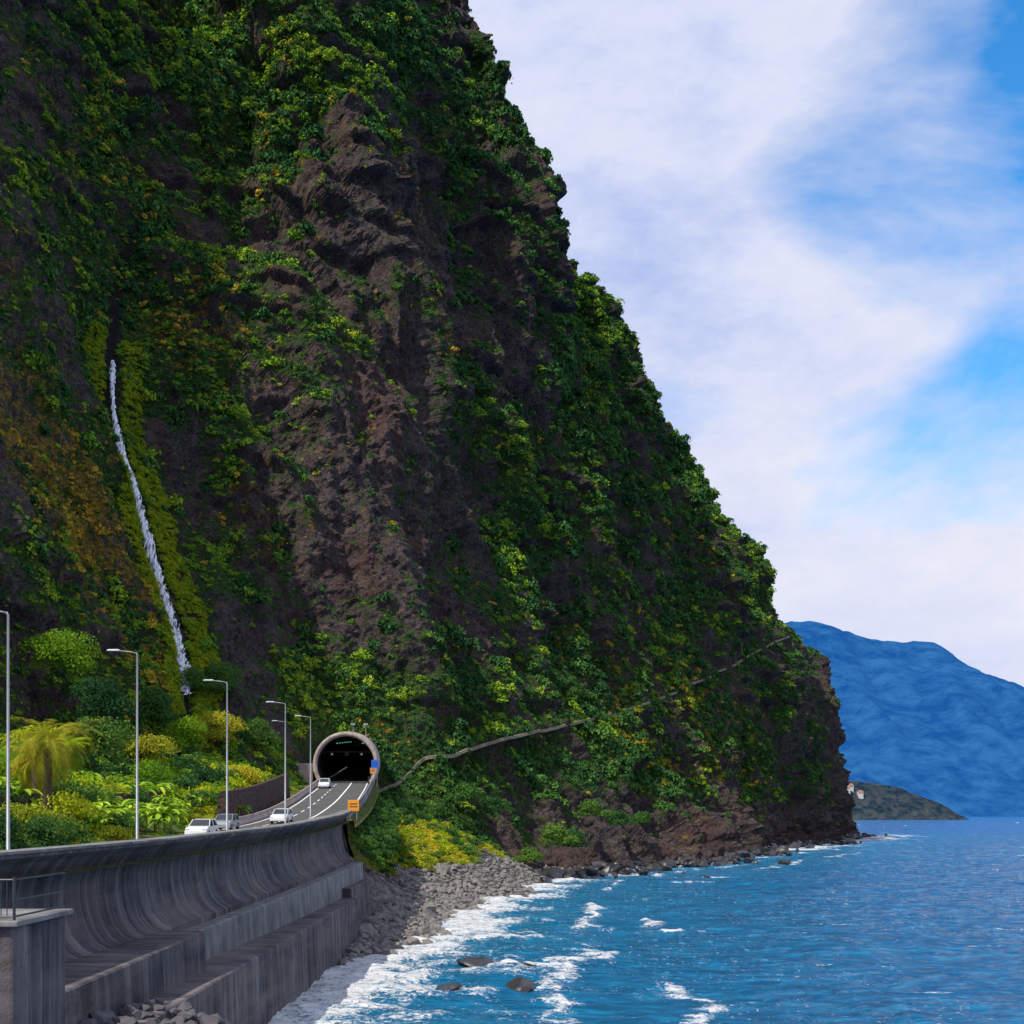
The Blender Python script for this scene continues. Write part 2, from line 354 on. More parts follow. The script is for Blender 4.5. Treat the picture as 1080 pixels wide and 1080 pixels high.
# ---------------------------------------------------------------- instancing
def instancer(name,child,pos,nrm,size,parent):
    n=len(pos); r=rng.uniform(0,2*np.pi,n)
    ref=np.tile(np.array([[1.,0,0]]),(n,1)); a=np.cross(nrm,ref); a/=np.linalg.norm(a,axis=1)[:,None]; b_=np.cross(nrm,a)
    u=a*np.cos(r)[:,None]+b_*np.sin(r)[:,None]; v=np.cross(nrm,u)
    h=(size/2)[:,None]
    V=np.stack([pos-u*h-v*h,pos+u*h-v*h,pos+u*h+v*h,pos-u*h+v*h],1).reshape(-1,3)
    o=mk(name,V,np.arange(4*n).reshape(n,4),None,False,parent)
    o.instance_type='FACES'; o.use_instance_faces_scale=True; o.instance_faces_scale=1.0
    o.show_instancer_for_render=False; o.show_instancer_for_viewport=False
    child.parent=o
    return o
def bushmesh(name,mat,nl,leaf,flat=.75,blobs=7):
    cs=[]
    for i in range(blobs):
        a=rng.uniform(0,6.28);rr=rng.uniform(0,.32); cs.append((rr*math.cos(a),rr*math.sin(a),rng.uniform(.08,.5)*flat,rng.uniform(.14,.30)))
    cs=np.array(cs); k=rng.integers(0,blobs,nl)
    dv=rng.normal(size=(nl,3)); dv/=np.linalg.norm(dv,axis=1)[:,None]; dv[:,2]=np.abs(dv[:,2])*.9-.15
    c=cs[k,:3]+dv*cs[k,3:4]*rng.uniform(.75,1.15,(nl,1))
    nn=dv+rng.normal(size=(nl,3))*.55; nn/=np.linalg.norm(nn,axis=1)[:,None]
    a=np.cross(nn,rng.normal(size=(nl,3))); a/=np.linalg.norm(a,axis=1)[:,None]; b_=np.cross(nn,a)
    s=leaf*rng.uniform(.6,1.3,(nl,1)); asp=.55
    V=np.stack([c-a*s,c-b_*s*asp,c+a*s,c+b_*s*asp],1).reshape(-1,3)
    return mk(name,V,np.arange(4*nl).reshape(nl,4),mat)
def scatter(name,mat,pos,nrm,size,nvar=2,nl=200,leaf=.085,flat=.75):
    e=empty(name)
    idx=rng.integers(0,nvar,len(pos))
    for i in range(nvar):
        ch=bushmesh('leaf_clump_%d'%i,mat,nl,leaf,flat)
        m=idx==i; instancer('scatter_%d'%i,ch,pos[m],nrm[m],size[m],e)
    return e
dS=np.linalg.norm(np.gradient(P,axis=1),axis=2); dT=np.linalg.norm(np.gradient(P,axis=0),axis=2)
area=(dS*dT).copy(); area*=(S2>.6)&(S2<9.4)&(T2>.95)&(T2<6.4)
dist=np.hypot(x,y)
wgt=area*(np.clip((veg-.40)*1.9,0.05,1.0)+.30*np.clip(dry-.3,0,.6))*(220/np.maximum(dist,120))**.9
wgt*=1-.97*np.exp(-((S2-2.0)/.04)**4)*((T2>1.75)&(T2<4.3))
wgt*=(z>5)&(dp>9)
p_=(wgt/wgt.sum()).ravel()
NSH=98000
ii=rng.choice(p_.size,NSH,p=p_)
Pp=P.reshape(-1,3)[ii]; Nn=N.reshape(-1,3)[ii]; dd=dry.ravel()[ii]; vv=veg.ravel()[ii]
up=np.array([0,0,1.]); nr=up*.75+Nn*.45+rng.normal(size=Nn.shape)*.15; nr/=np.linalg.norm(nr,axis=1)[:,None]
dist_=np.hypot(Pp[:,0],Pp[:,1])
size=(rng.gamma(1.8,.50,NSH)+.5)*np.clip(dist_/240,.8,1.7)
size*=np.where(vv<.5,.6,1.0)*(1+.5*fbm(Pp[:,0]/16,Pp[:,1]/16,Pp[:,2]/16,2))
big_=(rng.uniform(size=NSH)<.014)&(vv>.6); size=np.where(big_,size*1.9,size)
size=np.clip(size,.45,5.5)
pd=Pp-Nn*(size*.12)[:,None]
s_=S2.ravel()[ii]; t_=T2.ravel()[ii]
lowleft=(s_<3.0)&(t_<2.3)
q=rng.uniform(size=NSH)
bn=fbm(Pp[:,0]/18,Pp[:,1]/18,Pp[:,2]/18,3)
isdry=(dd+rng.normal(size=NSH)*.28>.52)
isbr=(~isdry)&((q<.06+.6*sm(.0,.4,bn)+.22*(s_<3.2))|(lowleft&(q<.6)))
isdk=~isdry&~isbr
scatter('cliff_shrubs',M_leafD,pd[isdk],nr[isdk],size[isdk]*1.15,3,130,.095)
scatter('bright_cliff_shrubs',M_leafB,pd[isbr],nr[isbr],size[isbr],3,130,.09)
scatter('dry_cliff_scrub',M_leafY,pd[isdry],nr[isdry],size[isdry]*.9,2,110,.085,.6)
M_moss=leafmat('moss_leaf',[(.06,.12,.012),(.15,.22,.016),(.27,.30,.02)],.12,.2,.6)
n=3800; tt_=rng.uniform(1.75,4.15,n); ss_=2.0+rng.choice([-1,1],n)*(rng.uniform(.045,.15,n)*(1.3-.18*tt_/2))
ji=np.searchsorted(su,ss_); ti=np.searchsorted(tu,tt_); mp_=P[ti,ji]+N[ti,ji]*.3; mn_=N[ti,ji]; nr2=mn_*.6+up*.6; nr2/=np.linalg.norm(nr2,axis=1)[:,None]
scatter('waterfall_moss',M_moss,mp_,nr2,rng.uniform(.6,1.9,n),2,150,.085,.6)
# vegetation strip beside the road
n=6400; Y=rng.uniform(45,222,n); o=rng.uniform(0,1,n)**.8*40+RW+.9; X=road_xr(Y)-o
Zg=road_z(Y)+rise(o)
sz=rng.uniform(1.2,4.4,n)*np.clip((o-RW)/7,.30,1.15); pos=np.c_[X,Y,Zg-.2]; nv=np.tile(up,(n,1))+rng.normal(size=(n,3))*.1; nv/=np.linalg.norm(nv,axis=1)[:,None]
q=rng.uniform(size=n)+.35*fbm(X/9,Y/14,X*0,2)
keep=~((Y>98)&(Y<126)&(o>RW+2)&(o<20))|(rng.uniform(size=n)<.12)
m=keep&(q<.45); scatter('roadside_shrubs',M_leafB2,pos[m],nv[m],sz[m],3,420,.05)
m=keep&(q>=.45)&(q<.74); scatter('dark_roadside_shrubs',M_leafD2,pos[m],nv[m],sz[m]*1.15,2,420,.05)
m=keep&(q>=.74); scatter('roadside_grass',M_leafG,pos[m],nv[m],sz[m]*.8,2,300,.055,.5)
# mound vegetation right of the road
n=9000; X=rng.uniform(-25,8,n);Y=rng.uniform(138,245,n);Z=beach_z(X,Y); m=(Z+1.5*fbm(X/6,Y/6,X*0+3,3)>5.0)&(X>road_xr(Y)+1.3)
X,Y,Z=X[m],Y[m],Z[m]; n=len(X); sz=rng.gamma(2.5,.35,n)+.3; pos=np.c_[X,Y,Z-.1]; nv=np.tile(up,(n,1)); nv=nv+rng.normal(size=(n,3))*.1; nv/=np.linalg.norm(nv,axis=1)[:,None]
q=rng.uniform(size=n)+.5*fbm(X/7,Y/10,X*0+9,3)+.25*sm(-15,-21,X)+.25*sm(214,227,Y)-.08
m=q<.52; scatter('yellow_ground_cover',M_leafG,pos[m],nv[m],sz[m],2,220,.065,.5)
m=(q>=.52)&(q<.76); scatter('green_ground_cover',M_leafB2,pos[m],nv[m],sz[m],2,220,.065,.6)
m=q>=.76; scatter('dark_ground_shrubs',M_leafD2,pos[m],nv[m],sz[m]*1.4,2,260,.06,.8)
# dark bushes climbing the bank between the barrier and the beach
n=420; Y=rng.uniform(136,212,n); o=rng.uniform(1.0,4.5,n); X=road_xr(Y)+o; Z=np.maximum(beach_z(X,Y),road_z(Y)-.6-o*1.1)
scatter('bank_shrubs',M_leafD2,np.c_[X,Y,Z-.3],np.tile(up,(n,1))+rng.normal(size=(n,3))*.05,rng.uniform(.8,2.0,n),2,260,.06,.8)
for i,(X,Y,Z,s) in enumerate([(-8.5,228,17,9),(-4,232,15,8),(8,232,9,10),(12,240,8,9),(-14,226,14,7),(3,225,6,7),(22,262,12,9),(16,250,14,9),(-19,216,15,6),(30,285,12,8)]):
    if i==0: bm_=bushmesh('bush',M_leafD2,2600,.028,.8,12); bm2=bm_
    else:
        bm2=bpy.data.objects.new('bush',bm_.data); sc.collection.objects.link(bm2)
    bm2.location=(X,Y,Z-2.5); bm2.scale=(s,s,s*.8); bm2.rotation_euler=(0,0,i*1.3)
nb=[(-30.6,80,10.4,4.4,M_leafD2),(-32.6,84,10.6,5.6,M_leafG),(-33.5,92,10.8,6.5,M_leafB2),(-36.5,99,11.5,7,M_leafD2),(-44,120,14,9,M_leafD2),(-40,135,14,8,M_leafB2),(-48,140,18,10,M_leafD2),(-52,180,26,9,M_leafD2),(-47,178,22,8,M_leafB2),(-50,130,17,9,M_leafB2),(-29.5,92,10.6,3.0,M_leafG),(-45,150,18,8,M_leafG),(-38,150,15,6,M_leafD2),(-36,165,16,6,M_leafG),(-53,205,33,7,M_leafD2),(-50,208,33,9,M_leafD2),
(-31.5,76,10.4,5.0,M_leafD2),(-30.5,86,10.5,3.6,M_leafD2),(-31,97,10.8,4,M_leafD2),(-38,108,13,6,M_leafB2),(-36,118,12.5,5,M_leafD2),(-31.5,122,11.3,3.2,M_leafG),(-30.5,133,12,3.5,M_leafD2),(-42,108,14.5,8,M_leafD2),(-41,100,13.5,8,M_leafB2),(-33,142,13.5,4.5,M_leafB2),(-50,150,24,9,M_leafD2),(-55,150,30,9,M_leafB2),(-45,190,24,8,M_leafG),(-41,200,24,7,M_leafD2)]
cache={}
for i,(X,Y,Z,s,mt) in enumerate(nb):
    if mt.name not in cache:
        ob=bushmesh('roadside_bush',mt,4200,.022,.85,14); cache[mt.name]=ob.data
    else:
        ob=bpy.data.objects.new('roadside_bush',cache[mt.name]); sc.collection.objects.link(ob)
    ob.location=(X,Y,Z-.4); ob.scale=(s,s,s*1.0); ob.rotation_euler=(0,0,i*2.1)
# ---------------------------------------------------------------- rocks
def rockmesh(name,mat,seed,flat=.7):
    import bmesh
    bm=bmesh.new(); bmesh.ops.create_icosphere(bm,subdivisions=3,radius=.5)
    co=np.array([v.co[:] for v in bm.verts]); n_=co/np.linalg.norm(co,axis=1)[:,None]
    R=np.random.default_rng(seed)
    for _ in range(11):
        dvec=R.normal(size=3); dvec/=np.linalg.norm(dvec); lim=R.uniform(.25,.42); pr=co@dvec; ov=np.maximum(0,pr-lim); co=co-dvec*ov[:,None]
    co*=1+.12*fbm(n_[:,0:1]*3+seed,n_[:,1:2]*3,n_[:,2:3]*3,3)
    co[:,2]*=flat
    for v,c_ in zip(bm.verts,co): v.co=c_
    me=bpy.data.meshes.new(name); bm.to_mesh(me); bm.free(); me.materials.append(mat)
    o=bpy.data.objects.new(name,me); sc.collection.objects.link(o); return o
def rocks(name,mat,pos,size,nvar=3):
    e=empty(name); idx=rng.integers(0,nvar,len(pos)); nv=np.tile(up,(len(pos),1))+rng.normal(size=(len(pos),3))*.35; nv/=np.linalg.norm(nv,axis=1)[:,None]
    for i in range(nvar):
        m=idx==i; instancer('scatter_%d'%i,rockmesh('stone_%d'%i,mat,i+11),pos[m],nv[m],size[m],e)
n=16000; X=rng.uniform(-20,12,n);Y=rng.uniform(100,262,n);Z=beach_z(X,Y); m=(Z>-.5)&(Z+1.5*fbm(X/6,Y/6,X*0+3,3)<5.4)&((X>-14.3)|(Y>134)); X,Y,Z=X[m],Y[m],Z[m]
s=.3+rng.gamma(1.3,.28,len(X)); rocks('beach_stones',M_boulder,np.c_[X,Y,Z+.1],np.clip(s,.3,2.8),4)
row=P[np.argmin(abs(tu-1.0))]; pts=[]
for k_ in range(1500):
    s0=rng.uniform(4.6,9.4); j=np.argmin(abs(su-s0)); p=row[j]+np.array([rng.normal()*4+2,-abs(rng.normal())*4,0]); pts.append((p[0],p[1],rng.uniform(-.6,.9)))
pts=np.array(pts); s=.8+rng.gamma(2,.8,len(pts)); rocks('shore_boulders',M_wet,pts,np.clip(s,.8,7))
pts=[]
for k_ in range(900):
    Y=rng.uniform(36,62); X=rng.uniform(-16.3,-9.5); top=4.9-(X+16)*.33-max(0,Y-54)*.35
    pts.append((X,Y,top-rng.uniform(0,1.0)))
pts=np.array(pts); rocks('armour_rocks',simple('armour_stone',(.085,.08,.088),.8,0,.6,1.5),pts,rng.uniform(.4,1.1,len(pts)))
for i,(X,Y,s) in enumerate([(-2.6,101,3.4),(1.2,101,2.0),(-4.6,89,1.6),(.5,90,2.3),(2.2,100.5,1.2),(-.6,102,1.0),(66,300,4),(38,240,1.5)]):
    o=rockmesh('sea_rock',M_wet,40+i,.5); o.location=(X,Y,.22); o.scale=(s*1.3,s,s*.9); o.rotation_euler=(.15,.2,i*1.7)
# ---------------------------------------------------------------- waterfall
jw=np.argmin(abs(su-2.0)); i0=np.argmin(abs(tu-1.88)); i1=np.argmin(abs(tu-4.04))
cl=P[i0:i1+1,jw]
cl=np.concatenate([np.repeat(cl[:1],14,0),cl,np.repeat(cl[-1:],14,0)]); cl=np.array([cl[i:i+29].mean(0) for i in range(len(cl)-28)])
nw=13; L=len(cl); V=[]; EA=[]
for i in range(L):
    f=i/L; wdt=(1.35-.80*f)*(1+.45*float(fbm(np.array(i*.07),np.array(0.),np.array(1.),4)))
    for k_ in range(nw):
        a=(k_/(nw-1)-.5)*2
        V.append(cl[i]+np.array([a*wdt,a*wdt*.25,0])+np.array([.5,-.95,.3])*(1.25+.25*(1-a*a))); EA.append(abs(a)*(1 if i>8 else 1.0)+max(0,(12-i)/12)*.6)
t=NT('falling_water'); n=t.noise(t.pos((3.2,1.2,.10)),1,6,.7,.3); n2=t.noise(t.pos((1.5,1.5,.5)),.8,5,.7)
c=t.ramp(n,[(.38,(.09,.10,.12)),(.47,(.50,.52,.58)),(.55,(.88,.89,.91))])
ea=t.n('ShaderNodeAttribute',attribute_name='edge')
al=t.math('SUBTRACT',t.math('ADD',t.math('MULTIPLY',n,1.2),t.math('MULTIPLY',n2,.7)),t.math('MULTIPLY',ea.outputs['Fac'],.42))
al=t.ramp(al,[(.62,0.0),(.74,1.0)]); t.l(al,t.p.inputs['Alpha']); t.bump(n,.6,.2); M_fall=t.set(c,.5,.4)
mk('waterfall',np.array(V),gridf(L,nw),M_fall,True,attrs={'edge':EA})
# ---------------------------------------------------------------- old cliff path
sp_=np.linspace(3.35,8.35,420); V=[]
tt=np.interp(sp_,[3.3,3.6,4.0,9],[1.25,1.62,1.98,2.0])
pc=np.array([P[np.argmin(abs(tu-b_)),np.argmin(abs(su-a_))] for a_,b_ in zip(sp_,tt)])
nc_=np.array([N[np.argmin(abs(tu-b_)),np.argmin(abs(su-a_))] for a_,b_ in zip(sp_,tt)])
def smooth(a,k):
    ap=np.pad(a,((k,k),(0,0)),'edge'); return np.array([ap[i:i+2*k+1].mean(0) for i in range(len(a))])
pc=smooth(pc,4); nc_=smooth(nc_,15); nc_[:,2]=0; nc_/=np.linalg.norm(nc_,axis=1)[:,None]
for i,(p,n_) in enumerate(zip(pc,nc_)):
    j_=.3*float(fbm(np.array(i*.3),np.array(2.),np.array(1.),2))
    for o,dz in ((-5,0),(.6,0),(.6,.2),(.9,.2+j_*.5),(1.0,-.45)): V.append(p+n_*(o+j_)+np.array([0,0,dz]))
M_path=simple('path_stone',(.20,.165,.11),.9,0,.8,.5)
mk('cliff_path',np.array(V),gridf(len(pc),5),M_path,False)
# ---------------------------------------------------------------- tunnel
tun=empty('tunnel_portal')
def arch(R,cz,Y,z0,n=30):
    th=np.linspace(math.radians(-36),math.radians(216),n); return [(axs(Y)+R*math.cos(a),Y,z0+cz+R*math.sin(a)) for a in th]
def rz(Y): return 18.0+(Y-214)*.06
def loft(name,rings,mat,parent,flip=False):
    V=[p for r_ in rings for p in r_]; f=gridf(len(rings),len(rings[0])); f=f[:,::-1].copy() if flip else f
    return mk(name,np.array(V),f,mat,True,parent)
z0=rz(213)
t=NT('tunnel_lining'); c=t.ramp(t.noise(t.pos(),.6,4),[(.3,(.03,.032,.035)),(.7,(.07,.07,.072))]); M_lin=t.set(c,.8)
t=NT('portal_concrete'); c=t.ramp(t.noise(t.pos(),.9,6,.75),[(.32,(.20,.15,.14)),(.68,(.50,.41,.37))]); M_port=t.set(c,.85)
loft('portal_ring',[arch(4.95,3,214.5,z0),arch(4.95,3,212,z0),arch(5.65,3,212,z0),arch(5.75,3,214,rz(214)),arch(5.75,3,236,rz(236))],M_port,tun)
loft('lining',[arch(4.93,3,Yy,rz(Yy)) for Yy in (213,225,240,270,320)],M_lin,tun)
mk('dark_end_cap',[(axs(320)-6,320,20),(axs(320)+6,320,20),(axs(320)+6,320,36),(axs(320)-6,320,36)],[(0,1,2,3)],M_lin,False,tun)  # cap added so the open tunnel ends in darkness
Yt=np.linspace(212,321,20); mk('tunnel_floor',np.array([(axs(Y)+o,Y,rz(Y)-.02) for Y in Yt for o in (-4.9,4.9)]),gridf(20,2)[:,::-1].copy(),M_asph,True,tun)
b=MB()
for k_ in (-4.3,4.3):
    b.box(axs(216)+k_,216,z0+.5,.5,5,1.0)
b.box(axs(217),217,z0+5.4,9.0,.15,.15)
for k_ in (-2.6,0,2.6): b.box(axs(217)+k_,217,z0+5.0,.7,.2,.6)
b.obj('gantry',simple('dark_metal',(.03,.032,.035),.5,.5),tun)
t=NT('lit_signal'); t.p.inputs['Emission Color'].default_value=(.2,.6,.55,1); t.p.inputs['Emission Strength'].default_value=.6; M_sig=t.set((.1,.3,.2))
b=MB()
for k_ in (-2.6,2.6): b.box(axs(217)+k_,216.88,z0+5.0,.22,.05,.22)
for Yy in range(232,310,12):
    for k_ in (-2.4,2.4): b.box(axs(Yy)+k_,Yy,rz(Yy)+6.6,.2,1.2,.1)
b.obj('signals',M_sig,tun)
b=MB(); b.box(axs(213)-7.6,213.6,18.6,3.6,.7,5.2)
b.obj('wing_walls',M_port,tun,bevel=.05)
fl=empty('portal_floodlight')
b=MB()
for k_ in (1.2,3.4):
    X=axs(213)+k_; b.tube([(X,213.5,z0+7.6),(X,213.5,z0+10.0)],[.09,.07],6); b.box(X,213.2,z0+10.0,.75,.6,.3)
b.obj('lamps',simple('galvanised_steel',(.35,.36,.38),.45,.6),fl)
# ---------------------------------------------------------------- barriers
def barrier(name,Y0,Y1,off,mat,h=.85):
    Yb=np.linspace(Y0,Y1,60); V=[]
    for Y in Yb:
        for o,dz in ((-.3,-.1),(-.28,.15),(-.1,.4),(-.08,h),(.08,h),(.1,.4),(.28,.15),(.3,-.8)): V.append((road_xr(Y)+off+o,Y,road_z(Y)+dz))
    f=[tuple(q_) for q_ in gridf(60,8)[:,::-1]]; f+=[tuple(range(8))]
    return mk(name,np.array(V),f,mat)
barrier('concrete_barrier',134.2,212,.35,M_conc,.8)
barrier('concrete_barrier',120,211,-RW-.4,M_port,.8)
t=NT('basalt_masonry'); vo=t.n('ShaderNodeTexVoronoi'); vo.inputs['Scale'].default_value=2.0; t.l(t.pos(),vo.inputs['Vector']); c=t.mix(.6,vo.outputs['Color'],(.4,.35,.33)); c=t.mix(1.0,c,(.14,.09,.08),'MULTIPLY'); t.bump(vo.outputs['Distance'],1,.2); M_mas=t.set(c,.9)
V=[];Yb=np.linspace(126,172,50)
for Y in Yb:
    for o,dz in ((-RW-1.7,-.4),(-RW-2.0,3.4),(-RW-2.6,3.4),(-RW-2.8,0)): V.append((road_xr(Y)+o,Y,road_z(Y)+dz))
f=[tuple(q_) for q_ in gridf(50,4)[:,::-1]]+[(0,1,2,3),tuple(49*4+i for i in (3,2,1,0))]
mk('stone_wall',np.array(V),f,M_mas)
V=[];Yb=np.linspace(80,126,50)
for Y in Yb:
    for o,dz in ((-RW-8.2,.6),(-RW-8.5,3.4),(-RW-9,3.4),(-RW-9,0)): V.append((road_xr(Y)+o,Y,road_z(Y)+dz))
mk('stone_wall',np.array(V),f,M_mas)
# ---------------------------------------------------------------- street lamps
M_pole=simple('lamp_steel',(.26,.27,.29),.5,.4)
M_head=simple('lamp_head_grey',(.45,.47,.5),.4,.2)
for X,Y,Zt in [(-20.1,51,21.25),(-18.8,66,21.5),(-18.35,84,21.8),(-18.8,103,22.0),(-20.6,126,22.6),(-28.0,152,24.0)]:
    Zb=float(road_z(Y)); X=min(X,float(road_xr(Y))+.3)
    e=empty('street_lamp',(X,Y,Zb)); hh=Zt-Zb
    b=MB(); b.tube([(0,0,0),(0,0,.5),(0,0,.52),(0,0,hh-.15),(-.06,0,hh-.03)],[.12,.12,.08,.05,.045],10); b.obj('pole',M_pole,e,True)
    b=MB(); b.tube([(-.03,0,hh-.08),(-.35,0,hh-.0),(-1.0,0,hh+.07)],[.045,.035,.03],8); b.obj('arm',M_pole,e,True)
    b=MB(); b.box(-1.25,0,hh+.09,.75,.26,.10,0,.8); b.obj('lamp_head',M_head,e,bevel=.03)
# ---------------------------------------------------------------- cars
M_glass=NT('car_glass').set((.02,.025,.03),.08,.6); M_tyre=simple('tyre_rubber',(.02,.02,.02),.9)
M_red=NT('tail_light').set((.4,.02,.02),.3); M_rim=NT('wheel_rim').set((.4,.4,.42),.3,.5,.8)
def car(name,X,Y,paint,rot=0.0,flip=False):
    z_=float(road_z(Y))+.05; dz=float(road_z(Y+2)-road_z(Y-2))/4
    e=empty(name,(X,Y,z_)); e.rotation_euler=(math.atan(dz),0,rot+(math.pi if flip else 0))
    if flip: e.rotation_euler=(-math.atan(dz),0,rot+math.pi)
    side=[(-2.1,.3),(-2.12,.75),(-2.0,.95),(-1.2,1.0),(.9,.98),(1.75,.88),(2.1,.68),(2.12,.3)]
    V=[];w_=.86
    for xx,k_ in ((-w_,1),(w_,1)):
        for yy,zz_ in side: V.append((xx*(1 if zz_<.9 else .94),yy,zz_))
    n=len(side); f=[tuple(range(n))[::-1],tuple(range(n,2*n))]+[(i,(i+1)%n,n+(i+1)%n,n+i) for i in range(n)]
    o=mk('body',V,f,paint,False,e); m=o.modifiers.new('b','BEVEL'); m.width=.07; m.segments=2; m.limit_method='ANGLE'
    cab=[(-1.95,.96),(-1.45,1.42),(.1,1.45),(.95,.96)]
    V=[(s_*(.80 if zz_<1 else .66),yy,zz_) for s_ in (-1,1) for yy,zz_ in cab]
    f=[(3,2,1,0),(4,5,6,7),(0,1,5,4),(1,2,6,5),(2,3,7,6),(0,4,7,3)]
    mk('windows',V,f,M_glass,False,e)
    b=MB(); b.box(0,-.67,1.455,1.3,1.5,.04)
    for s_ in (-1,1):
        b.tube([(s_*.80,.93,.97),(s_*.665,.12,1.45)],[.035,.035],5); b.tube([(s_*.80,-1.93,.97),(s_*.665,-1.44,1.43)],[.05,.05],5); b.tube([(s_*.81,-.5,.97),(s_*.67,-.6,1.45)],[.035,.035],5)
    b.obj('roof_and_pillars',paint,e)
    b=MB(); r=MB()
    for s_ in (-1,1):
        for yy in (-1.3,1.3):
            b.tube([(s_*.68,yy,.32),(s_*.88,yy,.32)],[.32,.32],16); r.tube([(s_*.86,yy,.32),(s_*.895,yy,.32)],[.19,.19],12)
    b.obj('wheels',M_tyre,e); r.obj('rims',M_rim,e)
    b=MB()
    for s_ in (-.68,.68): b.box(s_,-2.1,.78,.28,.06,.16)
    b.obj('tail_lights',M_red,e)
    b=MB()
    for s_ in (-.66,.66): b.box(s_,2.02,.68,.34,.12,.14)
    b.obj('headlights',M_rim,e)
P_w=NT('white_car_paint').set((.75,.76,.78),.25,.5); P_g=NT('silver_car_paint').set((.35,.37,.4),.3,.5,.4)
car('car',-23.9,128,P_w,0.0,True); car('car',-29.8,196,P_w,.08,True); car('car',-24.4,97,P_w,.02,True); car('car',-26.0,112,P_g,.0,True)
# ---------------------------------------------------------------- signs
M_or=NT('orange_sign').set((.75,.28,.02),.5); M_bl=NT('blue_sign').set((.02,.12,.6),.5); M_txt=simple('sign_text',(.05,.05,.05),.6)
def sign(name,X,Y,Zb,h,w_,hh,mat):
    e=empty(name,(X,Y,Zb)); b=MB(); b.tube([(-w_*.3,0.06,-.6),(-w_*.3,.06,h)],[.05,.05],8); b.tube([(w_*.3,.06,-.6),(w_*.3,.06,h)],[.05,.05],8); b.obj('posts',M_pole,e)
    b=MB(); b.box(0,0,h-hh/2,w_,.05,hh); b.obj('panel',mat,e,bevel=.02)
    b=MB(); b.box(0,-.03,h-hh*.35,w_*.7,.01,hh*.1); b.box(0,-.03,h-hh*.6,w_*.7,.01,hh*.1); b.obj('lettering',M_txt,e)
sign('traffic_sign',-17.75,138,float(road_z(138))+.3,1.7,1.25,1.25,M_or)
sign('traffic_sign',-22.9,206,float(road_z(206))+.3,3.9,1.2,1.4,M_bl)
sign('traffic_sign',-23.6,209,float(road_z(209))+.3,2.5,.9,1.0,M_or)
# ---------------------------------------------------------------- palm and banana plants
def palm(X,Y,Zb,h,R,nf,mat):
    e=empty('palm_tree',(X,Y,Zb)); b=MB(); b.tube([(0,0,-.5),(.1,0,h*.5),(.05,.05,h)],[.42,.33,.36],12); b.obj('trunk',M_bark,e,True)
    V=[];F_=[]
    for k_ in range(nf):
        az=rng.uniform(0,6.28); el=rng.uniform(-.5,1.4); L_=R*rng.uniform(.8,1.15)
        p=np.array([0,0,h]); dr=el; pts_=[p.copy()]
        for s_ in range(14):
            dr-=.10+.05*max(0,math.cos(el)); p=p+np.array([math.cos(az)*math.cos(dr),math.sin(az)*math.cos(dr),math.sin(dr)])*L_/14; pts_.append(p.copy())
        side=np.array([-math.sin(az),math.cos(az),0])
        for s_ in range(1,14):
            for sub in (0,.33,.66):
                a=pts_[s_]*(1-sub)+pts_[s_+1]*sub; tg=pts_[s_+1]-pts_[s_]; tg/=np.linalg.norm(tg)
                ll=.85*math.sin(math.pi*min(1,(s_+sub)/14*.85+.12))
                for sd in (-1,1):
                    tip=a+side*sd*ll*.7+tg*ll*.6+np.array([0,0,-.3*ll])+rng.normal(size=3)*.07
                    i_=len(V); V+=[a-tg*.026,a+tg*.026,tip]; F_.append((i_,i_+1,i_+2))
    mk('fronds',V,F_,mat,False,e)
M_palm=leafmat('palm_frond',[(.10,.14,.02),(.20,.20,.02),(.32,.26,.03)],.1,.2)
palm(-34.0,90,11,7.0,4.0,46,M_palm); palm(-36.8,95,11,6.0,3.2,40,M_palm); palm(-45,128,15,6,3.2,40,M_palm); palm(-40.5,112,13,5.5,2.8,40,M_leafB2)
M_ban=leafmat('banana_leaf',[(.07,.17,.02),(.15,.28,.03),(.30,.42,.05)],.1,.3,.7)
def banana_mesh(seed):
    R_=np.random.default_rng(seed); V=[];F_=[]
    for k_ in range(11):
        az=R_.uniform(0,6.28); el=R_.uniform(.5,1.4); L_=R_.uniform(1.6,2.4); p=np.array([0,0,1.5]); side=np.array([-math.sin(az),math.cos(az),0]); b0=len(V)
        for s_ in range(9):
            f=s_/8; wd=.30*math.sin(math.pi*min(1,f*.93+.05))**.6*R_.uniform(.7,1.15)
            V+=[p-side*wd+np.array([0,0,.1]),p.copy(),p+side*wd+np.array([0,0,.1])]
            el-=.24; p=p+np.array([math.cos(az)*math.cos(el),math.sin(az)*math.cos(el),math.sin(el)])*L_/8
        for s_ in range(8):
            for q_ in (0,1): F_.append((b0+s_*3+q_,b0+s_*3+q_+1,b0+s_*3+q_+4,b0+s_*3+q_+3))
    return V,F_
bmeshes=[]
for k_ in range(3):
    V,F_=banana_mesh(k_); me=bpy.data.meshes.new('banana_leaves'); me.from_pydata([tuple(v) for v in V],[],F_); me.materials.append(M_ban); bmeshes.append(me)
for k_ in range(75):
    Y=rng.uniform(92,134); o=rng.uniform(RW+1.6,RW+15); X=float(road_xr(Y))-o; Zb=float(road_z(Y))+float(rise(np.array(o)))
    e=empty('banana_plant',(X,Y,Zb),rng.uniform(0,6.28)); s_=rng.uniform(.6,1.05); e.scale=(s_,s_,s_)
    b=MB(); b.tube([(0,0,-.4),(0,0,1.0),(0,0,1.7)],[.14,.12,.07],7); b.obj('stem',M_ban,e,True)
    ob=bpy.data.objects.new('leaves',bmeshes[k_%3]); sc.collection.objects.link(ob); ob.parent=e
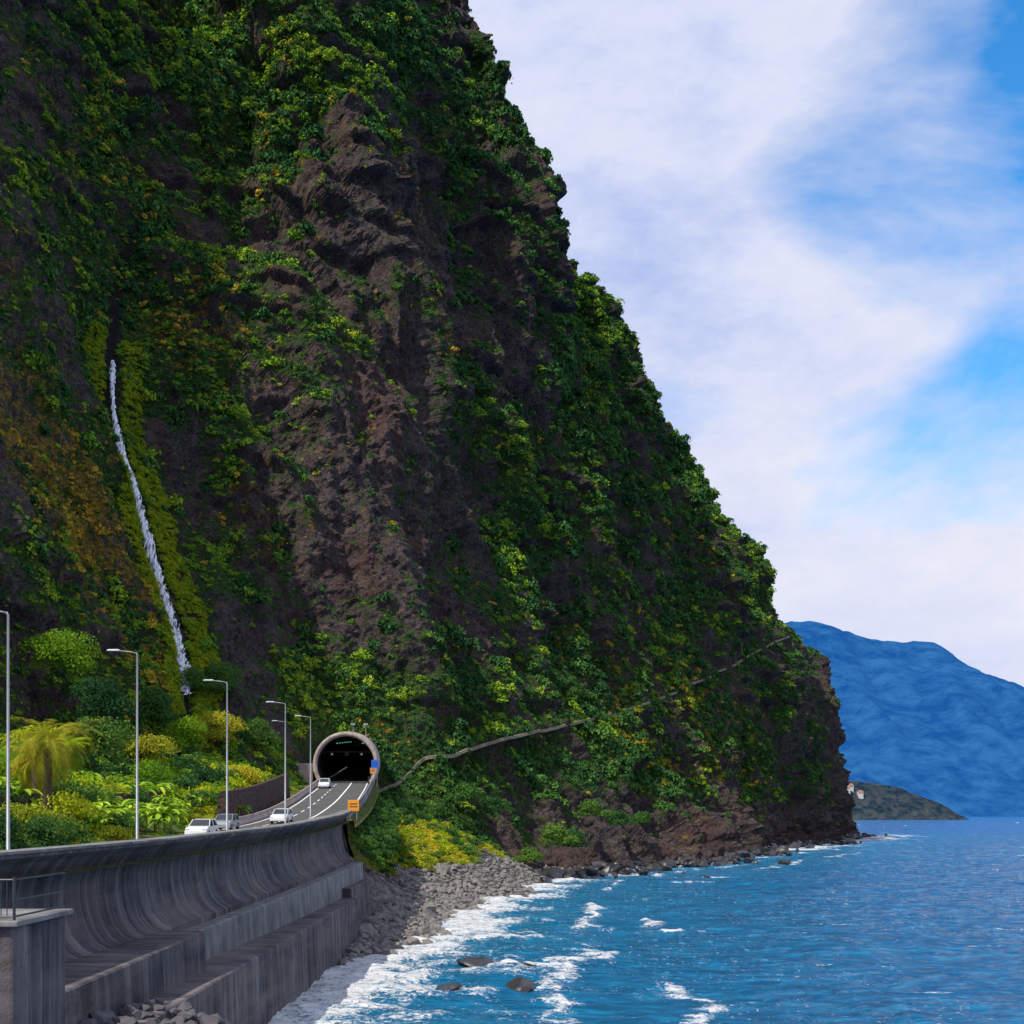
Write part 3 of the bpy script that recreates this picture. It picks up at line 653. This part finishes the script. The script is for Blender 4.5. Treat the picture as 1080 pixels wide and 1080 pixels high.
# ---------------------------------------------------------------- sea
rad=np.concatenate([np.geomspace(25,900,760,endpoint=False),np.geomspace(900,70000,120)])
ang=np.radians(np.concatenate([np.linspace(-180,-32,30,endpoint=False),np.linspace(-32,30,620,endpoint=False),np.linspace(30,180,31)]))
Rr,Aa=np.meshgrid(rad,ang,indexing='ij'); X=Rr*np.sin(Aa); Y=Rr*np.cos(Aa)
fade=1-sm(350,1200,Rr)
wz=.36*fbm(X/16,Y/9,X*0,2)+.32*fbm(X/5+4,Y/3,X*0+2,3)+.15*fbm(X/1.6,Y/1.1,X*0+5,2)
shore=np.array([(-14.4,40),(-14.4,112),(-9.9,117),(-7,130),(-4.5,161),(0,205),(5,241),(14,256),(38,296),(61,352),(99,436),(127,500),(150,556),(174,615),(184,645)])
dd=np.full(X.shape,999.)
for a,b_ in zip(shore[:-1],shore[1:]):
    ab=b_-a; L2=ab@ab; tt_=np.clip(((X-a[0])*ab[0]+(Y-a[1])*ab[1])/L2,0,1); dd=np.minimum(dd,np.hypot(X-a[0]-tt_*ab[0],Y-a[1]-tt_*ab[1]))
rk=np.full(X.shape,999.)
for a in [(-2.6,101),(1.2,101),(-4.6,89),(.5,90),(66,300),(38,240)]:
    rk=np.minimum(rk,np.hypot((X-a[0]-1.2)*.35,Y-a[1]))
nz=fbm(X/9,Y/9,X*0+7,4,.6); nz2=fbm(X/2.2,Y/2.2,X*0+3,3,.6); nz3=fbm(X/14+80,Y/14,X*0,3,.6)
width=np.interp(Y,[60,85,110,135,165,240,300,450,650],[9,10,10,8,8,10,9,14,26])
foam=1.10-dd/(width*(1+1.2*nz))+.7*nz2
foam-=.6*sm(.1,.4,nz3)*(Y>250)
foam=np.minimum(foam,.78+.25*nz2)
foam=np.maximum(foam,.95-rk/1.4+.6*nz2)
ln=np.abs(dd-(width*1.7+5*nz)); foam=np.maximum(foam,(.75-ln/2.2+.7*nz2)*(Y<300)*sm(-.15,.25,nz))
ln=np.abs(dd-(width*2.5+6*nz3)); foam=np.maximum(foam,(.62-ln/2.2+.8*nz2)*(Y<420)*sm(.0,.3,nz3))
wc=fbm(X/9+31,Y/4,X*0+1,5,.65); foam=np.maximum(foam,(wc-.44)*4.5*(Rr<2500))
foam=np.clip(foam,-1,1.5)
wz=wz*fade+.3*np.clip(foam,0,1)*fade*(dd<25)*(1+nz2)
shal=np.exp(-dd/45)
V=np.stack([X,Y,wz],-1).reshape(-1,3)
t=NT('sea_water')
fa=t.n('ShaderNodeAttribute',attribute_name='foam'); sa=t.n('ShaderNodeAttribute',attribute_name='shallow')
big=t.noise(t.pos((.012,.03,1)),1,4,.6); patch=t.noise(t.pos((.22,.55,1)),1,6,.82)
c=t.ramp(patch,[(.39,(.0,.032,.15)),(.5,(.0,.10,.32)),(.61,(.004,.24,.50))])
c=t.mix(t.math('MULTIPLY',big,.3),c,(.001,.10,.38))
c=t.mix(t.math('MULTIPLY',sa.outputs['Fac'],.5),c,(.012,.26,.38))
fn=t.noise(t.pos((1,1,1)),1.8,6,.8,.8); ff=t.math('ADD',fa.outputs['Fac'],t.math('MULTIPLY',t.math('SUBTRACT',fn,.5),3.6))
ff=t.ramp(ff,[(.34,0.0),(.66,1.0)]); c=t.mix(ff,c,(.86,.87,.88))
r_=t.mix(ff,.14,.8); t.l(r_,t.p.inputs['Roughness'])
h1=t.noise(t.pos((.5,.9,1)),1.0,6,.75,.3); h2=t.noise(t.pos((.07,.16,1)),1.0,4,.65)
t.bump(t.math('ADD',h1,t.math('MULTIPLY',h2,3.0)),1.0,1.3)
t.l(c,t.p.inputs['Base Color']); t.p.inputs['IOR'].default_value=1.33; t.p.inputs['Specular IOR Level'].default_value=.3
mk('sea',V,gridf(*X.shape)[:,::-1].copy(),t.m,True,attrs={'foam':foam,'shallow':shal})
# ---------------------------------------------------------------- distant land
def ridge(name,xs,zs,Yc,depth,mat,amp,nx=260,ny=60,k1=.5,k2=.8):
    X=np.linspace(xs[0],xs[-1],nx); V=[]
    f=np.linspace(-1,1,ny); XX,FF=np.meshgrid(X,f); top=np.interp(XX,xs,zs)
    Z=top*(1-np.abs(FF)**1.25); YY=Yc+FF*depth
    Z=Z+amp*k1*(1-np.abs(FF))*fbm(XX/(amp*3.2),YY/(amp*3.2),XX*0,5,.5)-amp*k2*np.abs(fbm(XX/(amp*2.4),YY/(amp*9),XX*0+4,3))*(1-FF**2)*np.minimum(1,np.abs(FF)*3)-3
    return mk(name,np.stack([XX,YY,Z],-1).reshape(-1,3),gridf(ny,nx),mat,True)
def hazemat(name,a,b_,air,st__,s_):  # blue haze of distance put into base colour and a faint emission
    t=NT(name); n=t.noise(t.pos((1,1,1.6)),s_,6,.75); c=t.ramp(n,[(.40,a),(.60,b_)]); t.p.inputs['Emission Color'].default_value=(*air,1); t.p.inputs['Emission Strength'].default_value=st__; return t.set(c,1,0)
M_far=hazemat('mountain_painted_haze',(.002,.014,.045),(.016,.055,.10),(.012,.125,.46),.62,.010)
M_mid=hazemat('headland_painted_haze',(.006,.014,.022),(.045,.05,.045),(.01,.06,.16),.18,.07)
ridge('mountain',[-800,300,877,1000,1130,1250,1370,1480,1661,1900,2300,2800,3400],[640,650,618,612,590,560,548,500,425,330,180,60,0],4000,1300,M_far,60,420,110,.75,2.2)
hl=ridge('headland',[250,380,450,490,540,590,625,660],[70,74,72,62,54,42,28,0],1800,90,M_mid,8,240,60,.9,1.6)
M_hw=simple('house_render',(.5,.47,.44),.8); M_hr=simple('roof_tile',(.35,.12,.07),.8); M_dw=NT('window_dark').set((.03,.03,.04),.3)
for i,(X,Y,Z,w_,h_) in enumerate([(464,1768,47,9,5),(479,1762,42,7,4.5),(452,1774,50,8,5),(497,1760,36,7,4),(471,1782,54,7,4),(488,1776,46,6,4)]):
    e=empty('house',(X,Y,Z)); b=MB(); b.box(0,0,h_/2-4,w_,9,h_+8); b.obj('walls',M_hw,e)
    v=[(-w_/2-.5,-5,h_),(w_/2+.5,-5,h_),(w_/2+.5,5,h_),(-w_/2-.5,5,h_),(-w_/2+1.5,0,h_+2.2),(w_/2-1.5,0,h_+2.2)]
    mk('roof',v,[(0,1,5,4),(2,3,4,5),(1,2,5),(3,0,4),(3,2,1,0)],M_hr,False,e)
    b=MB()
    for k_ in (-.28,0,.28): b.box(k_*w_,-4.53,h_*.5,1.2,.1,1.4)
    b.obj('windows',M_dw,e)
# ---------------------------------------------------------------- world + sun
sd=Vector((-.46,-.42,.78)).normalized()
w=bpy.data.worlds.new("World"); sc.world=w; w.use_nodes=True; nt_=w.node_tree; nt_.nodes.clear()
class WT(NT):
    def __init__(s): s.t=nt_
t=WT(); out_=t.n('ShaderNodeOutputWorld'); bg=t.n('ShaderNodeBackground'); t.l(bg.outputs[0],out_.inputs[0]); bg.inputs[1].default_value=.1
sky=t.n('ShaderNodeTexSky',sky_type='NISHITA'); sky.sun_disc=False; sky.sun_elevation=math.asin(sd.z); sky.sun_rotation=math.atan2(sd.x,sd.y); sky.ozone_density=2.5; sky.air_density=1.1; sky.dust_density=.4
hs=t.n('ShaderNodeHueSaturation'); hs.inputs['Saturation'].default_value=1.4; hs.inputs['Value'].default_value=2.3; t.l(sky.outputs[0],hs.inputs['Color'])
tc=t.n('ShaderNodeTexCoord'); mp=t.n('ShaderNodeMapping'); mp.inputs['Scale'].default_value=(1.3,1.3,2.8); mp.inputs['Location'].default_value=(2.3,1.1,.4); mp.inputs['Rotation'].default_value=(0,-.35,0); t.l(tc.outputs['Generated'],mp.inputs[0])
n1=t.noise(mp.outputs[0],1.9,6,.58,.3)
f=t.math('ADD',t.math('MULTIPLY',n1,1.1),.08)
def gap(dirv,rad_,amt):
    d_=Vector(dirv).normalized(); vm=t.n('ShaderNodeVectorMath',operation='DISTANCE'); t.l(tc.outputs['Generated'],vm.inputs[0]); vm.inputs[1].default_value=d_
    mr=t.n('ShaderNodeMapRange',interpolation_type='SMOOTHSTEP'); mr.inputs[1].default_value=0; mr.inputs[2].default_value=rad_; mr.inputs[3].default_value=amt; mr.inputs[4].default_value=0; t.l(vm.outputs['Value'],mr.inputs[0]); return mr.outputs[0]
for g_ in (((.27,1,.49),.12,.22),((.41,1,.60),.12,.13),((.31,1,.28),.13,.20),((.41,1,.45),.12,.12),((.40,1,.33),.10,.08)): f=t.math('SUBTRACT',f,gap(*g_))
f=t.math('ADD',f,gap((.05,1,.55),.3,.12)); f=t.math('ADD',f,gap((.35,1,.15),.16,.14)); f=t.math('ADD',f,gap((.34,1,.54),.09,.08))
cm=t.ramp(f,[(.40,0.0),(.64,1.0)])
n2=t.noise(mp.outputs[0],3.2,6,.65)
cc=t.ramp(n2,[(.3,(4.4,5.4,8.8)),(.5,(6.9,7.4,9.4)),(.7,(8.4,8.4,9.5))])
mx=t.mix(cm,hs.outputs[0],cc); t.l(mx,bg.inputs[0])
L_=bpy.data.lights.new('sun','SUN'); L_.energy=5.0; L_.angle=math.radians(.5); L_.color=(1,.94,.82); lo=bpy.data.objects.new('sun',L_); sc.collection.objects.link(lo); lo.rotation_euler=sd.to_track_quat('Z','Y').to_euler()
# ---------------------------------------------------------------- camera
cd=bpy.data.cameras.new('camera'); cd.sensor_width=36; cd.lens=36*1300/1080; cd.shift_y=(855-540)/1080; cd.clip_end=120000; cd.clip_start=.1
co=bpy.data.objects.new('camera',cd); sc.collection.objects.link(co); co.location=(0,0,H); co.rotation_euler=(math.pi/2,0,0); sc.camera=co
